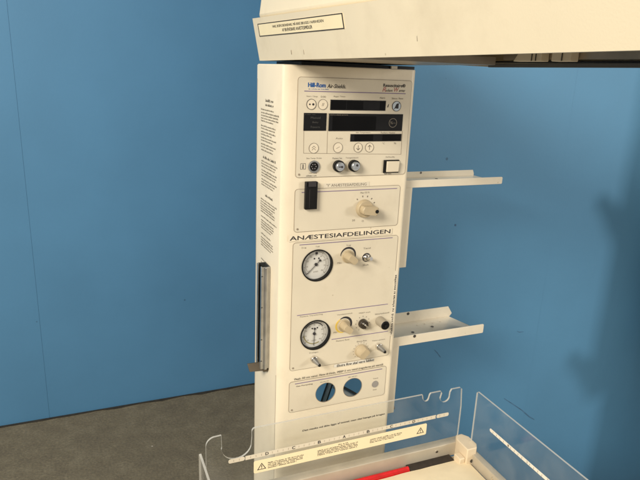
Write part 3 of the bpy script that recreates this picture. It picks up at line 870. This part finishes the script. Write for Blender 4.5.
def p3_print(b):
    for s, x, z, w in (('Sug', 0.0485, -0.3675, 0.011), ('Tryk', 0.081, -0.3675, 0.010), ('Sug', 0.155, -0.3700, 0.011), ('Tænd', 0.198, -0.3805, 0.018), ('Sluk', 0.199, -0.4200, 0.015), ('Min', 0.135, -0.4095, 0.010),
                       ('Patient Ventilering', 0.050, -0.5285, 0.055), ('Ventilationstryk', 0.141, -0.5355, 0.039), ('PEEP tryk', 0.197, -0.5385, 0.030), ('Sikkerhedsventil', 0.239, -0.5460, 0.038), ('Patient flow', 0.142, -0.6010, 0.034), ('Ekstra flow', 0.196, -0.6105, 0.026),
                       ('Friskgas', 0.076, -0.6215, 0.022), ('Tilslut patient', 0.236, -0.6150, 0.036), ('Min', 0.134, -0.5780, 0.009)):
        put_text(b, s, x, z, w, 0.0038, front, D)
    ticks(b, 0.208, -0.563, 0.0165, 0.0190, range(-60, 245, 30), 0.0014)
    ticks(b, 0.208, -0.633, 0.0190, 0.0212, range(-40, 230, 22), 0.0010)
lettering(P3, GREYINK, p3_print)
for a in ((0.1600, -0.3935, 0.0172, 0.0182, -25, 175, 36, 0.0218), (0.1590, -0.5610, 0.0172, 0.0186, -40, 125, 36, 0.0226)):
    bm = bmesh.new(); prism(bm, arcband(*a), front, 0.0014, D); obj('print_line', bm, INK, P3)
bm = bmesh.new()
prism(bm, arcband(0.1590, -0.5610, 0.0168, 0.0186, 120, 270, 36, 0.0215), front, 0.0014, D + 0.0001)
obj('print_line', bm, YELLOWM, P3)
bm = bmesh.new()
prism(bm, rrect(0.1395, 0.2455, -0.6670, -0.6595, 0.0006), front, 0.0014, 0.00165)
obj('print_line', bm, RULER, P3)
lettering(P3, INK, lambda b: put_text(b, 'Ekstra flow skal være lukket', 0.147, -0.6665, 0.098, 0.0062, front, 0.0019, bold=0.0002, shear=0.15))
lettering(column, INK, lambda b: put_text(b, 'Peak 30 cm vand. Flow 8 l/min, PEEP 5 cm vand (reguleres på stand)', 0.041, -0.6840, 0.230, 0.0062, front, 0.0019, bold=0.0001, shear=0.15))
lettering(P4, GREYINK, lambda b: (put_text(b, 'Gas Forsyning', 0.046, -0.7020, 0.041, 0.0042, front, D, bold=0.0002), fine_print(b, 0.106, -0.7005, 0.032, 0.0028, front, D, seed=50), fine_print(b, 0.178, -0.7005, 0.028, 0.0028, front, D, seed=51),
                                 put_text(b, 'Tænd', 0.246, -0.7170, 0.014, 0.0032, front, D), put_text(b, 'Sluk', 0.248, -0.7480, 0.011, 0.0032, front, D)))
lettering(column, INK, lambda b: put_text(b, 'Den maske må ikke ligge af tunnel, men skal hænge på krogen', 0.066, -0.8255, 0.222, 0.0058, front, 0.0006, bold=0.00015, shear=0.15))
round_knob(0.1600, -0.3935, 0.0150, 0.0132, 0.0320, twist=0.7)
round_knob(0.1590, -0.5610, 0.0150, 0.0132, 0.0300, twist=0.7)
round_knob(0.2080, -0.6330, 0.0165, 0.0150, 0.0240, twist=2.4)
# plain cylinder knob with a dark end
bm = bmesh.new(); tube(bm, (0.2525, -0.0014, -0.562), (0.2525, -0.0300, -0.562), 0.0115, 0.0110, 36)
k = obj('knob', bm, mat('knob_grey', (0.34, 0.30, 0.23), 0.45, var=0.06), ROOT, bevel=0.0010)
bm = bmesh.new(); tube(bm, (0.2525, -0.0300, -0.562), (0.2525, -0.0325, -0.562), 0.0108, 0.0100, 36); tube(bm, (0.2525, -0.0325, -0.562), (0.2525, -0.0385, -0.562), 0.0045, 0.0040, 16)
obj('knob_end', bm, BLACK, k, bevel=0.0006)
# dark rotary control
bm = bmesh.new(); tube(bm, (0.2080, -0.0014, -0.563), (0.2080, -0.0120, -0.563), 0.0118, 0.0105, 32)
k = obj('knob', bm, mat('knob_brown', (0.035, 0.026, 0.018), 0.35, var=0.2), ROOT, bevel=0.0010)
bm = bmesh.new(); seg2(bm, 0.2070, -0.5600, 0.2150, -0.5690, 0.0036, 0.0120, 0.0175); tube(bm, (0.2045, -0.0120, -0.5590), (0.2045, -0.0132, -0.5590), 0.0026, n=12)
obj('pointer', bm, CHROME, k, bevel=0.0004)
def toggle(x, z, dx, dz, L, r):
    b = bmesh.new(); tube(b, (x, -0.0014, z), (x, -0.0050, z), r, r, 6); tube(b, (x, -0.0050, z), (x, -0.0080, z), r * 0.72, r * 0.66, 24)
    t = obj('toggle_switch', b, CHROME, ROOT, bevel=0.0005)
    b = bmesh.new(); tube(b, (x, -0.0075, z), (x + dx, -0.0075 - L, z + dz), r * 0.30, r * 0.46, 20)
    obj('lever', b, CHROME, t, smooth=True)
    return t
t = toggle(0.2070, -0.4005, 0.003, 0.002, 0.012, 0.0095)
bm = bmesh.new(); ring(bm, 0.2070, -0.4005, 0.0070, 0.0105, 0.0014, 0.0020, n=32); obj('switch_washer', bm, INK, t)
def valve(x, z):
    b = bmesh.new(); tube(b, (x, -0.0014, z), (x, -0.0100, z), 0.0088, 0.0082, 28)
    t = obj('toggle_switch', b, CHROME, ROOT, bevel=0.0006)
    b = bmesh.new(); tube(b, (x, -0.0098, z), (x + 0.003, -0.0300, z - 0.003), 0.0072, 0.0040, 24)
    obj('lever', b, METAL, t, smooth=True)
    b = bmesh.new(); tube(b, (x + 0.003, -0.0300, z - 0.003), (x + 0.0034, -0.0325, z - 0.0034), 0.0036, 0.0026, 20)
    obj('lever_tip', b, BLACK, t)
valve(0.0870, -0.6350); valve(0.2540, -0.6280)
# flow panel button
bm = bmesh.new(); ring(bm, 0.2530, -0.7310, 0.0076, 0.0088, 0.0014, 0.0026); prism(bm, circ(0.2530, -0.7310, 0.0078, 28), front, 0.0014, 0.0022)
b_ = obj('button', bm, mat('mesh_grey', (0.30, 0.28, 0.26), 0.5, var=0.35, scale=900), ROOT)
# flow tubes seen through the round openings
def bar(a, b, w, mts, name='flow_tube', y=0.075):
    bm = bmesh.new()
    tube(bm, (a[0], y, a[1]), (b[0], y, b[1]), w, n=16)
    return obj(name, bm, mts, ROOT, smooth=True)
bar((0.127, -0.86), (0.179, -0.69), 0.0020, TUBED); bar((0.135, -0.86), (0.186, -0.69), 0.0052, TUBEG); bar((0.143, -0.86), (0.194, -0.69), 0.0022, TUBED)
bar((0.180, -0.758), (0.262, -0.818), 0.0034, TUBED, y=0.085); bar((0.180, -0.770), (0.262, -0.831), 0.0060, TUBEG, y=0.086)
# round edges of the two openings
for (hx, hz), r in ((H1, 0.0255), (H2, 0.0248)):
    bm = bmesh.new(); ring(bm, hx, hz, r - 0.0004, r + 0.0006, 0.0002, 0.0017, n=48)
    obj('opening_rim', bm, OUTL, P4, smooth=True)
# narrow label with upright print on the right edge
bm = bmesh.new(); prism(bm, [(0.2832, -0.606), (0.2925, -0.606), (0.2925, -0.440), (0.2832, -0.440)], front, 0.0002, 0.0017)
vt = obj('tape_label', bm, WHITEP, ROOT)
bm = bmesh.new()
fine_print(bm, 0.2895, -0.602, 0.158, 0.0060, front, 0.0020, vertical=True, seed=77, ragged=0.0, density=0.9)
obj('lettering', bm, INK, vt)

# ---------------- shelf brackets on the right side
def bracket(zt, lip, xt_f, xt_r, y0, y1, leg_z, notch=0.0, rear_up=0.0):
    t = 0.0030
    xs = 0.3008
    zb = zt - lip
    b = bmesh.new()
    # tray
    prism(b, [(xs + 0.0305, y0 + t), (xt_f, y0 + t), (xt_r, y1 - t), (xs + 0.0305, y1 - t)], lambda u, v, d: (u, v, zb + d), 0.0, t)
    # front and rear lips
    prism(b, rrect(xs, xt_f, zb, zt, 0.003, 3), lambda u, v, d: (u, y0 + d, v), 0.0, t)
    pr = [(xs, zb), (xt_r, zb), (xt_r + notch, zb + lip * 0.45), (xt_r - 0.004, zt + rear_up), (xs, zt + rear_up)]
    prism(b, pr, lambda u, v, d: (u, y1 - d, v), 0.0, t)
    # upright leg: channel against the column
    prism(b, [(xs, leg_z), (xs + 0.0315, leg_z), (xs + 0.0315, zb), (xs, zb)], lambda u, v, d: (u, y0 + d, v), 0.0, t)
    prism(b, [(xs, leg_z), (xs + 0.0315, leg_z), (xs + 0.0315, zb), (xs, zb)], lambda u, v, d: (u, y1 - d, v), 0.0, t)
    box(b, xs, xs + t, y0 + t, y1 - t, leg_z, zb - 0.0001)
    o = obj('shelf_bracket', b, WHITEP, ROOT, bevel=0.0010)
    return o
def fix(name, a, b, r, m_, n=12):
    q = bmesh.new(); tube(q, a, b, r, n=n); return obj(name, q, m_, br)
br = bracket(-0.2335, 0.0175, 0.590, 0.584, 0.030, 0.140, -0.446)
for x, y in ((0.40, 0.06), (0.45, 0.11), (0.50, 0.06)): fix('screw', (x, y, -0.2480), (x, y, -0.2472), 0.0035, DARKMET)
fix('screw', (0.42, 0.1385, -0.2365), (0.42, 0.1365, -0.2365), 0.003, DARKMET)
br = bracket(-0.6310, 0.0250, 0.590, 0.560, 0.030, 0.150, -0.846, notch=0.010, rear_up=0.008)
for x, y in ((0.405, 0.085), (0.455, 0.055), (0.475, 0.100)): fix('screw', (x, y, -0.6530), (x, y, -0.6522), 0.0042, DARKMET, 14)
fix('screw', (0.425, 0.1472, -0.628), (0.425, 0.1462, -0.628), 0.004, DARKMET, 14)
fix('screw', (0.375, 0.0298, -0.6345), (0.375, 0.0290, -0.6345), 0.004, DARKMET, 14)
fix('screw', (0.3325, 0.050, -0.712), (0.3390, 0.050, -0.712), 0.0065, DARKMET, 18)
fix('screw', (0.3325, 0.040, -0.838), (0.3380, 0.040, -0.838), 0.0055, DARKMET, 18)
for x, y in ((0.44, 0.120), (0.465, 0.122), (0.49, 0.121), (0.515, 0.122)): fix('rivet', (x, y, -0.6530), (x, y, -0.6518), 0.0022, CHROME, 10)

# ---------------- bed
BY = -0.060
bm = bmesh.new()
box(bm, -0.200, 0.496, -0.072, -0.060 + 0.012, -0.936, -0.8975)                # end rail
box(bm, 0.478, 0.4965, -1.00, -0.0725, -0.936, -0.9040)                         # right rail
box(bm, -0.200, -0.182, -1.00, -0.0725, -0.936, -0.9040)                        # left rail
box(bm, -0.181, 0.477, -1.00, -0.0725, -0.990, -0.9365)                         # pan
box(bm, 0.05, 0.25, -0.060 + 0.013, -0.001, -0.985, -0.945)                     # arm to the column
bed = obj('bed_frame', bm, RAILM, ROOT, bevel=0.0020)
for a, b in (((0.405, -0.0721, -0.912), (0.405, -0.0735, -0.912)), ((0.4775, -0.20, -0.916), (0.4765, -0.20, -0.916))):
    bm = bmesh.new(); tube(bm, a, b, 0.0035, n=14); obj('rivet', bm, CHROME, bed)
# corner post
bm = bmesh.new()
prism(bm, [(0.4600, -0.122), (0.4600, -0.076), (0.4680, -0.060), (0.4870, -0.060), (0.4975, -0.076), (0.4975, -0.108), (0.4880, -0.122)], lambda u, v, d: (u, v, d), -0.940, -0.8860)
prism(bm, [(0.4435, -0.118), (0.4435, -0.092), (0.4598, -0.092), (0.4598, -0.118)], lambda u, v, d: (u, v, d), -0.940, -0.912)
cp = obj('corner_post', bm, POSTM, bed, bevel=0.0025, seg=3)
bm = bmesh.new(); tube(bm, (0.476, -0.1222, -0.922), (0.476, -0.1235, -0.922), 0.0045, n=14); obj('post_screw', bm, DARKMET, bed)
bm = bmesh.new()
prism(bm, [(-0.2035, -0.122), (-0.2035, -0.062), (-0.178, -0.062), (-0.166, -0.085), (-0.172, -0.122)], lambda u, v, d: (u, v, d), -0.940, -0.8860)
obj('corner_post', bm, POSTM, bed, bevel=0.0025, seg=3)
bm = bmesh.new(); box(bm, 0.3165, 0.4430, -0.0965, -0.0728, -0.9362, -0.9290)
obj('gap_shade', bm, mat('gap_dark', (0.030, 0.022, 0.016), 0.8, var=0.3, scale=80), bed)  # dark filler added to make the gap beside the strap look shaded
# clear end panel with hose notches
def arc(cx, cz, r, a0, a1, n=8): return [(cx + r * math.cos(math.radians(a0 + (a1 - a0) * i / n)), cz + r * math.sin(math.radians(a0 + (a1 - a0) * i / n))) for i in range(n + 1)]
pts = [(-0.1765, -0.900), (-0.1765, -0.766)] + arc(-0.1565, -0.766, 0.020, 180, 100) + [(-0.1435, -0.7455)]
pts += [(-0.1425, -0.776)] + arc(-0.1105, -0.7775, 0.0335, 185, 345, 12) + [(-0.0765, -0.765)] + arc(-0.0690, -0.7510, 0.0078, 180, 90, 5)
pts += [(0.352, -0.7445), (0.3545, -0.757)] + arc(0.363, -0.7570, 0.0075, 190, 350, 6) + [(0.3725, -0.7480), (0.3755, -0.7445), (0.4045, -0.7445), (0.4080, -0.750), (0.4045, -0.765)]
pts += arc(0.4185, -0.7640, 0.0135, 200, 370, 9) + [(0.4325, -0.752), (0.4365, -0.7450)] + [(0.4620, -0.7450), (0.4670, -0.749), (0.4715, -0.800), (0.4715, -0.900)]
bm = bmesh.new()
prism(bm, pts, lambda u, v, d: (u, BY - d, v), 0.0, 0.005, 0, 1)
ep = obj('end_panel', bm, [CLEAR, EDGE], bed)
RF = lambda u, v, d: (u, BY - 0.005 - d, v)
bm = bmesh.new()
RZ0, RZ1 = -0.8185, -0.8085
prism(bm, rrect(-0.129, -0.0930, RZ0, RZ1, 0.004), RF, 0.0002, 0.0006)
prism(bm, [(-0.0915, RZ0), (0.3960, RZ0), (0.3960, RZ1), (-0.0915, RZ1)], RF, 0.0002, 0.0006)
prism(bm, rrect(0.3985, 0.4340, RZ0, RZ1, 0.004), RF, 0.0002, 0.0006)
rl = obj('ruler', bm, mat('ruler_strip', (0.68, 0.62, 0.50), 0.5, var=0.05), ep)
bm = bmesh.new()
for i, s in enumerate('DCBABCD'):
    x = 0.145 + (i - 3) * 0.0625
    put_text(bm, s, x - 0.0035, -0.8168, 0.0070, 0.0072, RF, 0.0009, bold=0.0003)
obj('lettering', bm, INK, rl)
bm = bmesh.new()
for i in range(-21, 23):
    if i % 5 == 0 and abs(i) < 18: continue
    x = 0.145 + i * 0.0125
    seg2(bm, x, -0.8160, x, -0.8110, 0.0009, 0.0006, 0.0008, to=RF)
obj('tick_mark', bm, FAINT, rl)
bm = bmesh.new()
prism(bm, rrect(-0.0725, 0.3715, -0.8580, -0.8265, 0.004), RF, 0.0002, 0.0010)
lb = obj('warning_label', bm, LABELY, ep)
bm = bmesh.new()
for cx in (-0.0545, 0.3540):
    tri = [(cx - 0.0105, -0.8510), (cx + 0.0105, -0.8510), (cx, -0.8340)]
    ti = [(cx - 0.0078, -0.8496), (cx, -0.8368), (cx + 0.0078, -0.8496)]
    prism(bm, tri, RF, 0.0010, 0.0013, holes=[ti])
    seg2(bm, cx, -0.8400, cx, -0.8455, 0.0016, 0.0010, 0.0014, to=RF); prism(bm, circ(cx, -0.8478, 0.0010, 8), RF, 0.0010, 0.0013)
fine_print(bm, -0.0400, -0.8390, 0.105, 0.0036, RF, 0.0013, lines=4, gap=1.18, seed=61, ragged=0.35)
fine_print(bm, 0.1300, -0.8325, 0.030, 0.0034, RF, 0.0013, lines=1, seed=62, ragged=0.0)
fine_print(bm, 0.0790, -0.8372, 0.120, 0.0034, RF, 0.0013, lines=4, gap=1.18, seed=63, ragged=0.3)
fine_print(bm, 0.2140, -0.8385, 0.094, 0.0034, RF, 0.0013, lines=3, gap=1.18, seed=64, ragged=0.15)
obj('lettering', bm, INK, lb)
# clear side panels
def side_panel(x, ylen0, ylen1, top):
    b = bmesh.new()
    prism(b, [(ylen0, -0.925), (ylen0, top - 0.004), (ylen0 - 0.004, top), (ylen1 + 0.02, top), (ylen1, top - 0.02), (ylen1, -0.925)], lambda u, v, d: (x + d, u, v), 0.0, 0.0045, 0, 1)
    return obj('side_panel', b, [CLEAR, EDGE], bed)
rp_ = side_panel(0.4885, -0.0945, -0.80, -0.7430)
side_panel(-0.1985, -0.1000, -0.80, -0.7500)
LF = lambda u, v, d: (0.4885 - d, u, v)
bm = bmesh.new()
prism(bm, rrect(-0.62, -0.158, -0.8150, -0.8065, 0.004), LF, 0.0002, 0.0006)
r2 = obj('ruler', bm, RULER, rp_)
bm = bmesh.new()
for i in range(1, 37):
    y = -0.158 - i * 0.0125
    if i % 5 == 0:
        put_text(bm, str(i // 5), y + 0.0022, -0.8135, 0.0001 + 0.0044, 0.0055, lambda u, v, d: LF(2 * (y) - u, v, d), 0.0009)
    else:
        seg2(bm, y, -0.8140, y, -0.8090, 0.0009, 0.0006, 0.0008, to=LF)
obj('tick_mark', bm, GREYINK, r2)

# ---------------- things lying in the bed
bm = bmesh.new()
nx, ny = 40, 50
X0, X1, Y0, Y1 = -0.176, 0.472, -0.98, -0.098
ZT, ZB = -0.9255, -0.9355
grid = []
for i in range(nx + 1):
    row = []
    for j in range(ny + 1):
        x = X0 + (X1 - X0) * i / nx; y = Y0 + (Y1 - Y0) * j / ny
        e = min(i, nx - i, j * 1.0, ny - j)
        z = ZT - (0.004 if e == 0 else 0.0008 if e == 1 else 0) + 0.0022 * noise.noise(Vector((x * 7, y * 7, 3))) + 0.0012 * noise.noise(Vector((x * 22, y * 22, 8)))
        row.append(bm.verts.new((x, y, z)))
    grid.append(row)
for i in range(nx):
    for j in range(ny): bm.faces.new((grid[i][j], grid[i + 1][j], grid[i + 1][j + 1], grid[i][j + 1]))
edge = [grid[i][0] for i in range(nx + 1)] + [grid[nx][j] for j in range(1, ny + 1)] + [grid[i][ny] for i in range(nx - 1, -1, -1)] + [grid[0][j] for j in range(ny - 1, 0, -1)]
low = [bm.verts.new((v.co.x, v.co.y, ZB)) for v in edge]
for i in range(len(edge)): bm.faces.new((edge[i], low[i], low[(i + 1) % len(edge)], edge[(i + 1) % len(edge)]))
tag(obj('mattress', bm, MATT, smooth=True), 'pale cream mattress lying flat between the clear sides of the bed', 'mattress')
bm = bmesh.new()
tube(bm, (-0.15, -0.0850, -0.9305), (0.316, -0.0850, -0.9305), 0.0058, n=16)
box(bm, -0.15, 0.314, -0.0960, -0.0850, -0.9360, -0.9270)
tag(obj('strap', bm, RED, smooth=True), 'bright red strap lying in the gap between end rail and mattress', 'strap')

# made-up shadow caster, added outside the right edge of the view to shade the partition
sr = empty('shadow_caster', (1.90, 0.10, FLOOR_Z))
tag(sr, 'added unseen shadow caster right of the warmer that darkens the blue partition', 'shadow caster')
bm = bmesh.new(); box(bm, 1.61, 2.10, 0.0, 0.25, -1.05, 0.30)
obj('caster_body', bm, WHITEP, sr, bevel=0.02, seg=3)
bm = bmesh.new(); box(bm, 1.70, 2.05, 0.0, 0.12, -1.62, -1.055); obj('caster_lower', bm, WHITEP, sr, bevel=0.015)
bm = bmesh.new(); tube(bm, (1.92, 0.10, FLOOR_Z + 0.06), (1.92, 0.10, -1.055), 0.035, n=20); obj('post', bm, METAL, sr, smooth=True)
bm = bmesh.new(); box(bm, 1.78, 2.08, -0.12, 0.24, FLOOR_Z + 0.004, FLOOR_Z + 0.058); obj('base', bm, DARKMET, sr, bevel=0.012)
for a, b in (((1.625, 0.08, -0.46), (1.475, 0.08, -0.325)), ((1.625, 0.08, -1.02), (1.465, 0.08, -0.885))):
    bm = bmesh.new(); tube(bm, a, b, 0.050, 0.020, n=16); obj('arm', bm, GREYP, sr, smooth=True)
